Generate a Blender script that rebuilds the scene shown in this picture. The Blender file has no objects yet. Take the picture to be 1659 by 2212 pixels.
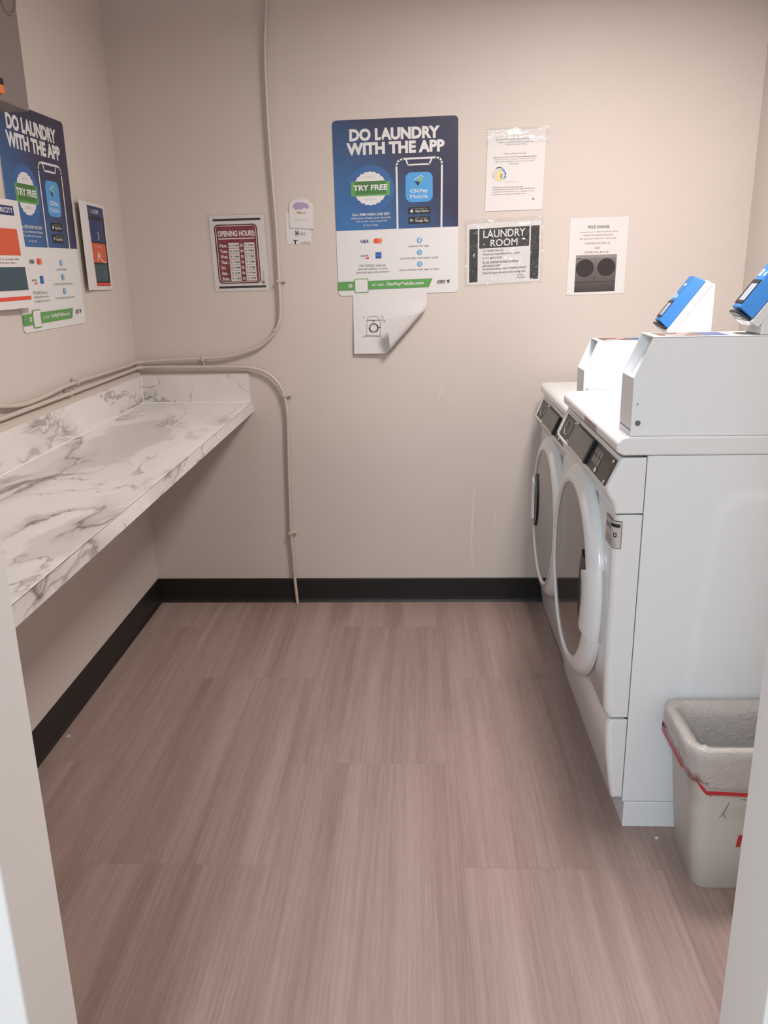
import bpy, bmesh, math, random
from mathutils import Vector, Matrix
random.seed(7)
SC = bpy.context.scene
COL = SC.collection
R = math.radians

# ------------------------------------------------------------------ key dimensions (metres)
XL, XR, D, HC = -1.098, 1.208, 3.2348, 2.45      # left wall, right wall, back wall, ceiling
YF0, YF1 = .79, .91                              # wall with the doorway
JL, JR = -.489, .4085                            # doorway jambs
CAMZ = 1.3581

# ------------------------------------------------------------------ camera
cd = bpy.data.cameras.new('camera'); cam = bpy.data.objects.new('camera', cd); COL.objects.link(cam)
yaw, pitch, roll = R(2.4507), R(16.6241), R(-1.0393)
f = Vector((-math.sin(yaw)*math.cos(pitch), math.cos(yaw)*math.cos(pitch), -math.sin(pitch)))
r_ = Vector((math.cos(yaw), math.sin(yaw), 0)); u_ = r_.cross(f)
r2 = r_*math.cos(roll)+u_*math.sin(roll); u2 = -r_*math.sin(roll)+u_*math.cos(roll)
m = Matrix((r2, u2, -f)).transposed().to_4x4(); m.translation = (0, 0, CAMZ)
cam.matrix_world = m
cd.sensor_fit = 'HORIZONTAL'; cd.sensor_width = 36; cd.lens = 36*1792.65/1659; cd.clip_start = .02
SC.camera = cam

# ------------------------------------------------------------------ world, lights, exposure
w = bpy.data.worlds.new('world'); SC.world = w; w.use_nodes = True
w.node_tree.nodes['Background'].inputs[0].default_value = (.9, .95, 1, 1)
w.node_tree.nodes['Background'].inputs[1].default_value = .03
SC.view_settings.view_transform = 'Standard'; SC.view_settings.look = 'None'
SC.view_settings.exposure = 0.15; SC.view_settings.gamma = 1; SC.view_settings.use_curve_mapping = False
def area(name, loc, rot, sx, sy, power, colr, spread=180):
    l = bpy.data.lights.new(name, 'AREA'); l.shape = 'RECTANGLE'; l.size = sx; l.size_y = sy
    l.energy = power; l.color = colr; l.spread = R(spread)
    o = bpy.data.objects.new(name, l); o.location = loc; o.rotation_euler = rot; COL.objects.link(o); return o
area('room_lamp', (.55, 2.02, HC-.085), (0, 0, 0), .36, .50, 31.5, (1, .93, .88), 168)
area('hall_lamp', (-.60, -1.25, HC-.085), (0, 0, 0), .6, 1.1, 82, (.74, .89, 1))

# ------------------------------------------------------------------ materials
MATS = {}
def mat(name, col, rough=.5, spec=.5, metal=0, coat=0):
    if name in MATS: return MATS[name]
    m = bpy.data.materials.new(name); m.use_nodes = True; b = m.node_tree.nodes['Principled BSDF']
    b.inputs['Base Color'].default_value = (*col, 1); b.inputs['Roughness'].default_value = rough
    b.inputs['Specular IOR Level'].default_value = spec; b.inputs['Metallic'].default_value = metal
    b.inputs['Coat Weight'].default_value = coat
    MATS[name] = m; return m
def srgb(r, g, b):
    g_ = lambda c: ((c/255+.055)/1.055)**2.4 if c > 10 else c/255/12.92
    return (g_(r), g_(g), g_(b))
class N:                                          # small node helper
    def __init__(s, m): s.m = m; s.t = m.node_tree; s.b = s.t.nodes['Principled BSDF']
    def n(s, k, **kw):
        x = s.t.nodes.new(k)
        for a, v in kw.items(): setattr(x, a, v)
        return x
    def l(s, a, b): s.t.links.new(a, b)
    def math(s, op, a, b=None, c=None):
        x = s.n('ShaderNodeMath', operation=op)
        for i, v in enumerate((a, b, c)):
            if v is None: continue
            if isinstance(v, (int, float)): x.inputs[i].default_value = v
            else: s.l(v, x.inputs[i])
        return x.outputs[0]
    def noise(s, vec, scale, detail=4, rough=.5, dist=0):
        x = s.n('ShaderNodeTexNoise'); s.l(vec, x.inputs['Vector'])
        x.inputs['Scale'].default_value = scale; x.inputs['Detail'].default_value = detail
        x.inputs['Roughness'].default_value = rough; x.inputs['Distortion'].default_value = dist
        return x.outputs['Fac']
    def mapr(s, v, a, b, c=0, d=1):
        x = s.n('ShaderNodeMapRange'); s.l(v, x.inputs[0])
        for i, q in enumerate((a, b, c, d)): x.inputs[i+1].default_value = q
        return x.outputs[0]
    def mix(s, fac, a, b, blend='MIX'):
        x = s.n('ShaderNodeMix', data_type='RGBA', blend_type=blend)
        if isinstance(fac, (int, float)): x.inputs[0].default_value = fac
        else: s.l(fac, x.inputs[0])
        for i, v in ((6, a), (7, b)):
            if isinstance(v, tuple): x.inputs[i].default_value = (*v, 1)
            else: s.l(v, x.inputs[i])
        return x.outputs[2]
    def coords(s, rot=(0, 0, 0), sc=(1, 1, 1), kind='Object'):
        c = s.n('ShaderNodeTexCoord'); mp = s.n('ShaderNodeMapping')
        mp.inputs['Rotation'].default_value = rot; mp.inputs['Scale'].default_value = sc
        s.l(c.outputs[kind], mp.inputs[0]); return mp.outputs[0]
    def bump(s, h, strength, dist=.001):
        x = s.n('ShaderNodeBump'); x.inputs['Strength'].default_value = strength; x.inputs['Distance'].default_value = dist
        s.l(h, x.inputs['Height']); s.l(x.outputs[0], s.b.inputs['Normal'])
def wall_mat(name, col, rough=.55):
    m = mat(name, col, rough, .35); k = N(m); v = k.coords()
    k.l(k.mix(k.mapr(k.noise(v, 2.2, 4), .3, .7), tuple(c*.975 for c in col), tuple(min(1, c*1.02) for c in col)), k.b.inputs['Base Color'])
    k.bump(k.noise(v, 260, 3), .16, .0008); return m
WALL = wall_mat('wall_paint', (.60, .535, .495))
JAMB = wall_mat('jamb_paint', (.77, .76, .745), .38)
CEIL = wall_mat('ceiling_paint', (.72, .69, .66), .8)
BASE = mat('rubber_baseboard', (.0125, .0115, .0115), .42, .4)
CABLE = mat('painted_cable', (.54, .475, .42), .42)
ENAMEL = mat('white_enamel', (.77, .79, .81), .28, .5)
k = N(ENAMEL); k.bump(k.noise(k.coords(), 130, 2), .05, .0005)
PLASTIC = mat('white_plastic', (.75, .76, .77), .2, .5, coat=.3)
GREY = mat('grey_metal_box', (.20, .168, .158), .5, .4)
k = N(GREY); k.bump(k.noise(k.coords(), 200, 2), .1, .0005)
PANEL = mat('charcoal_panel', (.036, .028, .026), .4, .4)
PANEL2 = mat('smoked_cover', (.075, .066, .062), .35, .5)
BLACK = mat('black_plastic', (.008, .008, .009), .4)
GLASS = mat('dark_door_glass', (.065, .055, .052), .04, .6)
STEEL = mat('chrome', (.75, .74, .73), .2, .5, 1)
LGREY = mat('light_grey_print', (.35, .33, .32), .4)
BLUE = mat('reader_blue', srgb(40, 110, 178), .4)
SCREEN = mat('screen_grey', srgb(150, 158, 172), .15)
WHITE = mat('print_white', (.68, .67, .67), .5)
PAPER = mat('paper_white', (.68, .65, .645), .6)
PAPER2 = mat('paper_ivory', (.52, .485, .46), .6)
INK = mat('print_black', (.014, .013, .014), .5)
INK2 = mat('print_grey', (.17, .16, .16), .5)
INK3 = mat('print_pale_grey', (.42, .40, .40), .5)
NAVY = mat('print_navy', srgb(40, 42, 78), .4)
GREEN = mat('print_green', srgb(88, 150, 76), .4)
DGREEN = mat('print_dark_green', srgb(60, 112, 52), .4)
LGREEN = mat('print_lime', srgb(130, 175, 80), .4)
SKYB = mat('print_sky_blue', srgb(95, 160, 205), .4)
ICON = mat('print_icon_blue', srgb(72, 150, 210), .4)
HALO = mat('print_halo_blue', srgb(48, 92, 150), .4)
MARO = mat('print_maroon', srgb(120, 35, 42), .4)
MARO2 = mat('print_dark_maroon', srgb(85, 22, 32), .4)
REDO = mat('print_red', srgb(215, 70, 50), .4)
ORNG = mat('print_orange', srgb(226, 120, 60), .4)
ORG2 = mat('print_deep_orange', srgb(205, 85, 50), .4)
YELW = mat('print_yellow', srgb(232, 205, 120), .5)
AMEX = mat('print_card_blue', srgb(35, 85, 165), .4)
TEAL = mat('print_teal', srgb(50, 75, 85), .4)
TEAL2 = mat('print_dark_teal', srgb(28, 42, 50), .4)
DBLUE = mat('print_deep_blue', srgb(25, 45, 98), .4)
PURP = mat('print_lilac', srgb(165, 150, 180), .6)
TAN = mat('print_tan', srgb(175, 160, 140), .6)
PINK = mat('print_pink', srgb(190, 140, 140), .5)
BRWN = mat('print_brown', srgb(110, 88, 80), .5)
GRAD = mat('poster_blue_gradient', (0, 0, 0), .35)
k = N(GRAD); c = k.n('ShaderNodeTexCoord'); sx = k.n('ShaderNodeSeparateXYZ'); k.l(c.outputs['UV'], sx.inputs[0])
g = k.math('ADD', k.math('MULTIPLY', sx.outputs[0], .75), k.math('MULTIPLY', sx.outputs[1], 1.0))
k.l(k.mix(k.mapr(g, .5, 1.2), srgb(46, 104, 162), srgb(42, 40, 70)), k.b.inputs['Base Color'])
WASH = mat('printed_photo_grey', (0, 0, 0), .5)
k = N(WASH); c = k.n('ShaderNodeTexCoord'); sx = k.n('ShaderNodeSeparateXYZ'); k.l(c.outputs['UV'], sx.inputs[0])
k.l(k.mix(k.mapr(sx.outputs[1], .05, .5), srgb(60, 52, 52), srgb(120, 112, 110)), k.b.inputs['Base Color'])
# clear film of the laminated notices: mostly see-through, glossy and wrinkled
FILM = bpy.data.materials.new('clear_film'); FILM.use_nodes = True
t = FILM.node_tree; t.nodes.clear(); o_ = t.nodes.new('ShaderNodeOutputMaterial'); mx = t.nodes.new('ShaderNodeMixShader')
tr = t.nodes.new('ShaderNodeBsdfTransparent'); gl = t.nodes.new('ShaderNodeBsdfGlossy'); gl.inputs['Roughness'].default_value = .12
tr.inputs[0].default_value = (.97, .97, .97, 1)
mx.inputs[0].default_value = .055
nz = t.nodes.new('ShaderNodeTexNoise'); nz.inputs['Scale'].default_value = 17; nz.inputs['Detail'].default_value = 2
nz.inputs['Distortion'].default_value = 1.5
tc = t.nodes.new('ShaderNodeTexCoord'); bp = t.nodes.new('ShaderNodeBump'); bp.inputs['Strength'].default_value = .6; bp.inputs['Distance'].default_value = .02
t.links.new(tc.outputs['Object'], nz.inputs['Vector']); t.links.new(nz.outputs['Fac'], bp.inputs['Height'])
t.links.new(bp.outputs[0], gl.inputs['Normal'])
t.links.new(tr.outputs[0], mx.inputs[1]); t.links.new(gl.outputs[0], mx.inputs[2])
t.links.new(mx.outputs[0], o_.inputs[0])
# vinyl tiles: lengthwise strands, 457 x 914 mm, half bond
FLOOR = mat('striated_vinyl_tile', (.3, .25, .22), .42, .35)
k = N(FLOOR); c = k.n('ShaderNodeTexCoord'); s = k.n('ShaderNodeSeparateXYZ'); k.l(c.outputs['Object'], s.inputs[0])
X, Y = s.outputs[0], s.outputs[1]
cx = k.math('DIVIDE', k.math('SUBTRACT', X, .104-.457*40), .457); ci = k.math('FLOOR', cx); cf = k.math('FRACT', cx)
odd = k.math('MODULO', ci, 2)
ry = k.math('DIVIDE', k.math('SUBTRACT', Y, k.math('ADD', 1.41-.914*20, k.math('MULTIPLY', odd, .42))), .925)
ri = k.math('FLOOR', ry); rf = k.math('FRACT', ry)
cmb = k.n('ShaderNodeCombineXYZ'); k.l(ci, cmb.inputs[0]); k.l(ri, cmb.inputs[1])
wn = k.n('ShaderNodeTexWhiteNoise'); k.l(cmb.outputs[0], wn.inputs['Vector'])
off = k.math('MULTIPLY', wn.outputs['Value'], 9.0)
def strand(sx_, sy_, dx):
    q = k.n('ShaderNodeCombineXYZ'); k.l(k.math('ADD', k.math('MULTIPLY', X, sx_), k.math('MULTIPLY', off, dx)), q.inputs[0])
    k.l(k.math('MULTIPLY', Y, sy_), q.inputs[1]); k.l(off, q.inputs[2]); return q.outputs[0]
n1 = k.noise(strand(15, .5, 3), 1, 3, .55); n2 = k.noise(strand(130, 2.2, 7), 1, 3, .6); n3 = k.noise(strand(420, 14, 5), 1, 2, .6)
v = k.math('ADD', k.math('ADD', k.math('MULTIPLY', n1, .5), k.math('MULTIPLY', n2, .3)), k.math('MULTIPLY', n3, .2))
v = k.math('ADD', v, k.math('MULTIPLY', k.math('SUBTRACT', wn.outputs['Value'], .5), .02))
colr = k.mix(k.mapr(v, .36, .64), srgb(134, 112, 105), srgb(166, 145, 137))
colr = k.mix(k.mapr(n2, .64, .76, 0, .35), colr, srgb(112, 94, 88))
seam = k.math('MAXIMUM', k.math('LESS_THAN', rf, .0022), k.math('MULTIPLY', k.math('LESS_THAN', cf, .003), .35))
colr = k.mix(k.math('MULTIPLY', seam, .22), colr, srgb(95, 78, 72))
k.l(colr, k.b.inputs['Base Color']); k.bump(n3, .06, .0003)
# white marble-look laminate with grey brown veins
def marble(name, rot):
    m = mat(name, (.7, .7, .7), .28, .45); k = N(m); v = k.coords(rot=rot, sc=(1, .42, 1))
    wv = k.n('ShaderNodeTexNoise'); k.l(v, wv.inputs['Vector']); wv.inputs['Scale'].default_value = 5; wv.inputs['Detail'].default_value = 5
    vm = k.n('ShaderNodeVectorMath', operation='MULTIPLY_ADD'); k.l(wv.outputs['Color'], vm.inputs[0]); vm.inputs[1].default_value = (.28, .28, .28); k.l(v, vm.inputs[2])
    a = k.noise(vm.outputs[0], 2.6, 4, .55, .3); b = k.noise(vm.outputs[0], 5.2, 4, .55, .5); c = k.noise(v, 4.5, 3); d = k.noise(v, 9, 3)
    line = lambda n, c0, wd: k.mapr(k.math('ABSOLUTE', k.math('SUBTRACT', n, c0)), 0, wd, 1, 0)
    mask = k.mapr(c, .40, .56); mask2 = k.mapr(d, .44, .56)
    l1 = k.math('MULTIPLY', line(a, .5, .014), mask); l2 = k.math('MULTIPLY', line(b, .48, .016), k.math('MULTIPLY', mask2, .8))
    soft = k.math('MULTIPLY', line(a, .485, .06), k.math('MULTIPLY', mask, .55)); blot = k.mapr(k.noise(vm.outputs[0], 4.2, 2), .60, .64, 0, .32)
    base = k.mix(k.mapr(k.noise(v, 3, 4), .35, .65), (.68, .65, .64), (.78, .755, .745))
    base = k.mix(blot, base, (.30, .27, .265)); base = k.mix(soft, base, (.34, .30, .285))
    base = k.mix(k.math('MULTIPLY', l2, .8), base, (.16, .115, .095)); base = k.mix(k.math('MULTIPLY', l1, .9), base, (.10, .08, .072))
    k.l(base, k.b.inputs['Base Color']); return m
MARB = marble('marble_laminate', (0, 0, R(28))); MARBV = marble('marble_laminate_upright', (R(65), R(30), R(20)))
CAULK = mat('white_caulk', (.82, .81, .80), .4)
BIN = mat('beige_bin_plastic', (.50, .475, .44), .45)
k = N(BIN); v = k.coords(); k.l(k.mix(k.mapr(k.noise(v, 9, 4), .55, .8), (.50, .475, .44), (.37, .33, .30)), k.b.inputs['Base Color'])
REDT = mat('red_drawstring', srgb(175, 45, 50), .35)
SCUFF = mat('bare_plaster_scuff', (.70, .67, .64), .6)
LINER = bpy.data.materials.new('clear_bag_liner'); LINER.use_nodes = True
t = LINER.node_tree; b = t.nodes['Principled BSDF']; b.inputs['Base Color'].default_value = (.60, .55, .53, 1); b.inputs['Roughness'].default_value = .22
b.inputs['Alpha'].default_value = .7; b.inputs['Coat Weight'].default_value = .6
k = N(LINER); k.bump(k.noise(k.coords(), 55, 4, .6, 1.0), .8, .006)

# ------------------------------------------------------------------ mesh builder and tagging
class MB:
    def __init__(s, org=(0, 0, 0)): s.v = []; s.f = []; s.mi = []; s.sm = []; s.o = Vector(org)
    def add(s, vs, fs, mi=0, sm=False):
        b = len(s.v); s.v += [Vector(p)-s.o for p in vs]; s.f += [tuple(i+b for i in q) for q in fs]; s.mi += [mi]*len(fs); s.sm += [sm]*len(fs)
    def box(s, x0, x1, y0, y1, z0, z1, mi=0):
        s.add([(x, y, z) for x in (x0, x1) for y in (y0, y1) for z in (z0, z1)],
              [(0, 1, 3, 2), (4, 6, 7, 5), (0, 4, 5, 1), (2, 3, 7, 6), (0, 2, 6, 4), (1, 5, 7, 3)], mi)
    def prism(s, prof, a0, a1, axis='Y', mi=0, sm=False):
        n = len(prof)
        P = (lambda p, a: (p[0], a, p[1])) if axis == 'Y' else ((lambda p, a: (p[0], p[1], a)) if axis == 'Z' else (lambda p, a: (a, p[0], p[1])))
        s.add([P(p, a0) for p in prof]+[P(p, a1) for p in prof],
              [(i, (i+1) % n, n+(i+1) % n, n+i) for i in range(n)], mi, sm)
        s.add([P(p, a0) for p in prof], [tuple(range(n))], mi); s.add([P(p, a1) for p in prof], [tuple(range(n))[::-1]], mi)
    def tube(s, pts, r, n=10, mi=0, cap=True):
        pts = [Vector(p) for p in pts]; vs = []; up = None
        for i, p in enumerate(pts):
            t = (pts[min(i+1, len(pts)-1)]-pts[max(i-1, 0)]).normalized()
            if up is None: up = t.orthogonal().normalized()
            up = (up-t*up.dot(t)).normalized(); sd = t.cross(up)
            rr = r[i] if isinstance(r, (list, tuple)) else r
            vs += [p+up*rr*math.cos(2*math.pi*j/n)+sd*rr*math.sin(2*math.pi*j/n) for j in range(n)]
        fs = [(i*n+j, i*n+(j+1) % n, (i+1)*n+(j+1) % n, (i+1)*n+j) for i in range(len(pts)-1) for j in range(n)]
        s.add(vs, fs, mi, True)
        if cap: s.add(vs[:n], [tuple(range(n))[::-1]], mi); s.add(vs[-n:], [tuple(range(n))], mi)
    def latheX(s, prof, cy, cz, a0=0, a1=2*math.pi, n=96, mi=0, close=False):   # prof: (radius, x); axis along X
        full = abs(a1-a0-2*math.pi) < 1e-6; k = len(prof); m = n if full else n+1
        vs = [(x, cy+r*math.cos(a0+(a1-a0)*j/n), cz+r*math.sin(a0+(a1-a0)*j/n)) for j in range(m) for r, x in prof]
        kk = k if close else k-1
        fs = [(j*k+i, j*k+(i+1) % k, ((j+1) % m)*k+(i+1) % k, ((j+1) % m)*k+i) for j in range(n) for i in range(kk)]
        s.add(vs, fs, mi, True)
        if not full and close:
            s.add(vs[:k], [tuple(range(k))], mi); s.add(vs[-k:], [tuple(range(k))[::-1]], mi)
    def build(s, name, mats, parent=None, bevel=0, seg=3, uv=None, clamp=True, wfn=None):
        me = bpy.data.meshes.new(name); me.from_pydata([tuple(p) for p in s.v], [], s.f)
        if not isinstance(mats, (list, tuple)): mats = [mats]
        for m in mats: me.materials.append(m)
        me.polygons.foreach_set('material_index', s.mi); me.polygons.foreach_set('use_smooth', [bool(bevel) or q for q in s.sm])
        if uv:
            l = me.uv_layers.new(name='UVMap')
            for lp in me.loops: l.data[lp.index].uv = uv[lp.vertex_index]
        bm = bmesh.new(); bm.from_mesh(me)
        if bevel: bmesh.ops.remove_doubles(bm, verts=bm.verts, dist=1e-6)
        if not uv: bmesh.ops.recalc_face_normals(bm, faces=bm.faces)
        if wfn:
            la = bm.edges.layers.float.new('bevel_weight_edge')
            for e_ in bm.edges:
                if len(e_.link_faces) == 2 and e_.calc_face_angle(0) > R(35):
                    a_, b_ = e_.verts[0].co+s.o, e_.verts[1].co+s.o; e_[la] = wfn((a_+b_)/2, b_-a_)
        bm.to_mesh(me); bm.free(); me.update()
        o = bpy.data.objects.new(name, me); COL.objects.link(o)
        if parent: o.parent = parent
        else: o.location = s.o
        if parent and (s.o-Vector(parent.location)).length > 1e-6 and parent.parent is None: o.location = s.o-Vector(parent.location)
        if bevel:
            b = o.modifiers.new('bevel', 'BEVEL'); b.width = bevel; b.segments = seg; b.limit_method = 'ANGLE'; b.angle_limit = R(35); b.harden_normals = True; b.limit_method = 'WEIGHT' if wfn else 'ANGLE'; b.use_clamp_overlap = clamp
        return o
def tag(o, label, cat, group=None):
    o['label'] = label; o['category'] = cat
    if group: o['group'] = group
    return o
def struct(o): o['kind'] = 'structure'; return o
def empty(name, loc): o = bpy.data.objects.new(name, None); o.location = loc; o.empty_display_size = .05; COL.objects.link(o); return o
def spline(P, n=8):
    P = [Vector(p) for p in P]; out = []
    for i in range(len(P)-1):
        a, b, c, d = P[max(i-1, 0)], P[i], P[i+1], P[min(i+2, len(P)-1)]
        for j in range(n):
            t = j/n; out.append(.5*((2*b)+(-a+c)*t+(2*a-5*b+4*c-d)*t*t+(-a+3*b-3*c+d)*t**3))
    return out+[P[-1]]

# ------------------------------------------------------------------ room shell
def sbox(name, m, *b):
    q = MB(); q.box(*b); return struct(q.build(name, m))
HX0, HX1, HY = -1.35, 1.25, -2.6
sbox('floor', FLOOR, HX0-.1, HX1+.1, HY-.1, D+.1, -.1, 0)
sbox('ceiling', CEIL, HX0-.1, HX1+.1, HY-.1, D+.1, HC, HC+.1)
q = MB(); q.box(XL-.1, XR+.1, D, D+.1, 0, HC)
def scuff(pts, wd):                              # pale scuffs in the paint of the back wall
    for (x0, z0, a), (x1, z1, b) in zip(pts, pts[1:]):
        q.add([(x0-a*wd, D-.0004, z0), (x0+a*wd, D-.0004, z0), (x1+b*wd, D-.0004, z1), (x1-b*wd, D-.0004, z1)], [(0, 1, 2, 3)], 1)
scuff([(.101, .915, .1), (.095, .89, 1), (.085, .862, 1), (.076, .84, .1)], .0016)
scuff([(.229, .50, .1), (.224, .44, 1), (.220, .36, 1.4), (.219, .27, 1.3), (.222, .18, .8), (.223, .12, .1)], .0016)
scuff([(.316, .42, .1), (.313, .37, 1), (.311, .31, .1)], .0012)
struct(q.build('wall_back', [WALL, SCUFF]))
sbox('wall_left', WALL, XL-.1, XL, YF1, D, 0, HC)
sbox('wall_right', WALL, XR, XR+.1, YF1, D, 0, HC)
q = MB(); q.box(HX0, JL, YF0, YF1, 0, HC); q.box(JR, HX1+.1, YF0, YF1, 0, HC); q.box(JL+.0005, JR-.0005, YF0+.0005, YF1-.0005, 2.30, HC)
struct(q.build('wall_front', JAMB, bevel=.004, seg=2))
sbox('wall_hall_left', WALL, HX0-.1, HX0, HY, YF0, 0, HC)
sbox('wall_hall_right', WALL, HX1, HX1+.1, HY, YF0, 0, HC)
sbox('wall_hall_back', WALL, HX0, HX1, HY-.1, HY, 0, HC)
def baseprof(a, d): return [(a, 0), (a+d*.0125, 0), (a+d*.0105, .003), (a+d*.006, .010), (a+d*.0045, .020), (a+d*.0045, .101), (a+d*.003, .1046), (a, .1046)]
q = MB(); q.prism([(p[0], p[1]) for p in baseprof(D, -1)], XL, XR, 'X'); struct(q.build('baseboard_back', BASE))
q = MB(); q.prism(baseprof(XL, 1), YF1, D-.005, 'Y'); struct(q.build('baseboard_left', BASE))
q = MB(); q.prism(baseprof(XR, -1), YF1, D-.005, 'Y'); struct(q.build('baseboard_right', BASE))

# ------------------------------------------------------------------ lamps' housings
for nm, lx, ly, sx_, sy_, lab in (('ceiling_light', .55, 2.02, .46, .6, 'flat ceiling light fixture over the laundry machines'),
                                  ('ceiling_light', -.60, -1.25, .7, 1.2, 'long ceiling light fixture in the hallway outside the doorway')):
    e = empty(nm, (lx, ly, HC)); tag(e, lab, 'light')
    q = MB((lx, ly, HC)); q.box(lx-sx_/2, lx+sx_/2, ly-sy_/2, ly+sy_/2, HC-.07, HC); q.build('housing', ENAMEL, e, bevel=.006)
    q = MB((lx, ly, HC)); q.box(lx-sx_/2+.03, lx+sx_/2-.03, ly-sy_/2+.03, ly+sy_/2-.03, HC-.08, HC-.07)
    dm = mat('lit_diffuser', (.9, .88, .85), .5); dm.node_tree.nodes['Principled BSDF'].inputs['Emission Color'].default_value = (1, .93, .86, 1)
    dm.node_tree.nodes['Principled BSDF'].inputs['Emission Strength'].default_value = 2.0
    q.build('diffuser', dm, e)

# ------------------------------------------------------------------ marble counter
CX, CZ, CT = -.647, .8505, .0421
C0 = (-.87, 2.07, CZ); e = empty('wall_counter', C0)
tag(e, 'long white marble-look folding counter fixed along the left wall', 'counter')
q = MB(C0); q.box(XL, CX, YF1, D, CZ-CT, CZ); q.build('countertop', MARB, e, bevel=.0012, seg=1)
q = MB(C0); q.box(XL, XL+.02, YF1, D, CZ, .957); q.build('backsplash', MARBV, e)
q = MB(C0); q.box(XL+.02, -.655, D-.02, D, CZ, .957); q.build('backsplash', MARBV, e)
q = MB(C0); q.box(CX-.0004, CX+.0008, YF1, D-.001, CZ-CT+.001, CZ-.0012); q.box(CX+.0006, CX+.0010, YF1, D-.001, CZ-.0026, CZ-.0014, 1); q.build('front_edge_strip', [MARBV, BRWN], e)
q = MB(C0)
q.tube([(XL+.0215, YF1, CZ+.001), (XL+.0215, D-.02, CZ+.001)], .0022, 6); q.tube([(XL+.02, D-.0215, CZ+.001), (-.652, D-.0215, CZ+.001)], .0022, 6)
q.tube([(XL+.0215, D-.0215, CZ), (XL+.0215, D-.0215, .957)], .0022, 6); q.build('caulk_bead', CAULK, e)
q = MB(C0); q.prism([(XL, .957), (XL+.0195, .957), (XL+.017, .968), (XL+.006, .976), (XL, .976)], YF1, D, 'Y'); q.prism([(D, .957), (D-.019, .957), (D-.012, .961), (D, .962)], XL+.02, -.66, 'X')
q.build('painted_ledge', CABLE, e)

# ------------------------------------------------------------------ painted cables on the walls
def cable(name, pts, r, label, clips):
    q = MB(); q.tube(spline(pts, 10), r, 10); o = q.build(name, CABLE); tag(o, label, 'cable')
    for (x, y, z, dx, dz) in clips:              # a small nailed clip round the cable
        c = MB()
        if abs(x-XL) < .05:
            c.prism([(z-r-.004, y-.005), (z+r+.004, y-.005), (z+r+.004, y+.005), (z-r-.004, y+.005)], 0, 0) if 0 else c.box(XL+.002, XL+.025, y-.005, y+.005, z-r-.002, z+r+.002)
            c.tube([(XL+.002, y, z+r+.005), (XL+.009, y, z+r+.005)], .003, 8)
        else:
            c.box(x-(r+.004 if dx else .005), x+(r+.004 if dx else .005), D-.027, D-.002, z-(r+.004 if dz else .005), z+(r+.004 if dz else .005))
            c.tube([(x+dx*.006, D-.009, z+dz*.006), (x+dx*.020, D-.008, z+dz*.020)], .0045, 8)
            c.tube([(x+dx*.020, D-.002, z+dz*.020-.002), (x+dx*.020, D-.013, z+dz*.020-.002)], .0038, 8)
        c.build('clip', CABLE, o, bevel=.001, seg=1)
    return o
YB, XW = D-.019, XL+.016
cable('electrical_cable', [(-.510, YB, HC), (-.512, YB, 2.236), (-.524, YB, 2.1), (-.527, YB, 1.948), (-.526, YB, 1.78), (-.521, YB, 1.61), (-.517, YB, 1.50), (-.516, YB, 1.383), (-.516, YB, 1.28), (-.517, YB, 1.20), (-.526, YB, 1.15), (-.552, YB, 1.106), (-.60, YB, 1.066), (-.66, YB, 1.043), (-.74, YB, 1.026), (-.827, YB, 1.021), (-.97, YB, 1.016), (-1.05, YB, 1.011), (-1.075, YB-.006, 1.010), (XW, YB-.03, 1.010), (XW, 3.1, 1.010), (XW, 2.85, 1.013), (XW, 2.55, 1.016), (XW, 2.38, 1.008), (XW, 2.24, 1.006), (XW, 2.13, 1.018), (XW, 2.0, 1.045), (XW, 1.86, 1.10), (XW, 1.76, 1.20), (XW, 1.71, 1.5), (XW, 1.70, HC)],
      .0060, 'beige painted cable dropping from the ceiling, then curving left above the counter', [(-.515, YB, 1.304, 1, 0), (-.54, YB, 1.125, 0, 0), (XW, 2.6, 1.016, 0, 0), (-.828, YB, 1.021, 0, -1)])
cable('electrical_cable', [(-.508, YB, 0), (-.511, YB, .05), (-.515, YB, .12), (-.517, YB, .209), (-.521, YB, .309), (-.519, YB, .45), (-.516, YB, .602), (-.512, YB, .74), (-.511, YB, .80), (-.518, YB, .866), (-.535, YB, .912), (-.566, YB, .950), (-.605, YB, .972), (-.655, YB, .984), (-.74, YB, .988), (-.83, YB, .988), (-.96, YB, .990), (-1.05, YB, .990), (-1.072, YB-.01, .990), (XW+.002, YB-.04, .990), (XW+.002, 3.1, .990), (XW+.002, 2.5, .990), (XW, 2.1, .990), (XW, 1.5, .99), (XW, YF1+.004, .99)],
      .0064, 'beige painted cable rising from the floor, bending left just above the backsplash', [(-.515, YB, .872, 1, 0), (-.521, YB, .309, 1, 0), (XW, 2.54, .990, 0, 0), (-1.05, YB, .990, 0, 1)])

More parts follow.
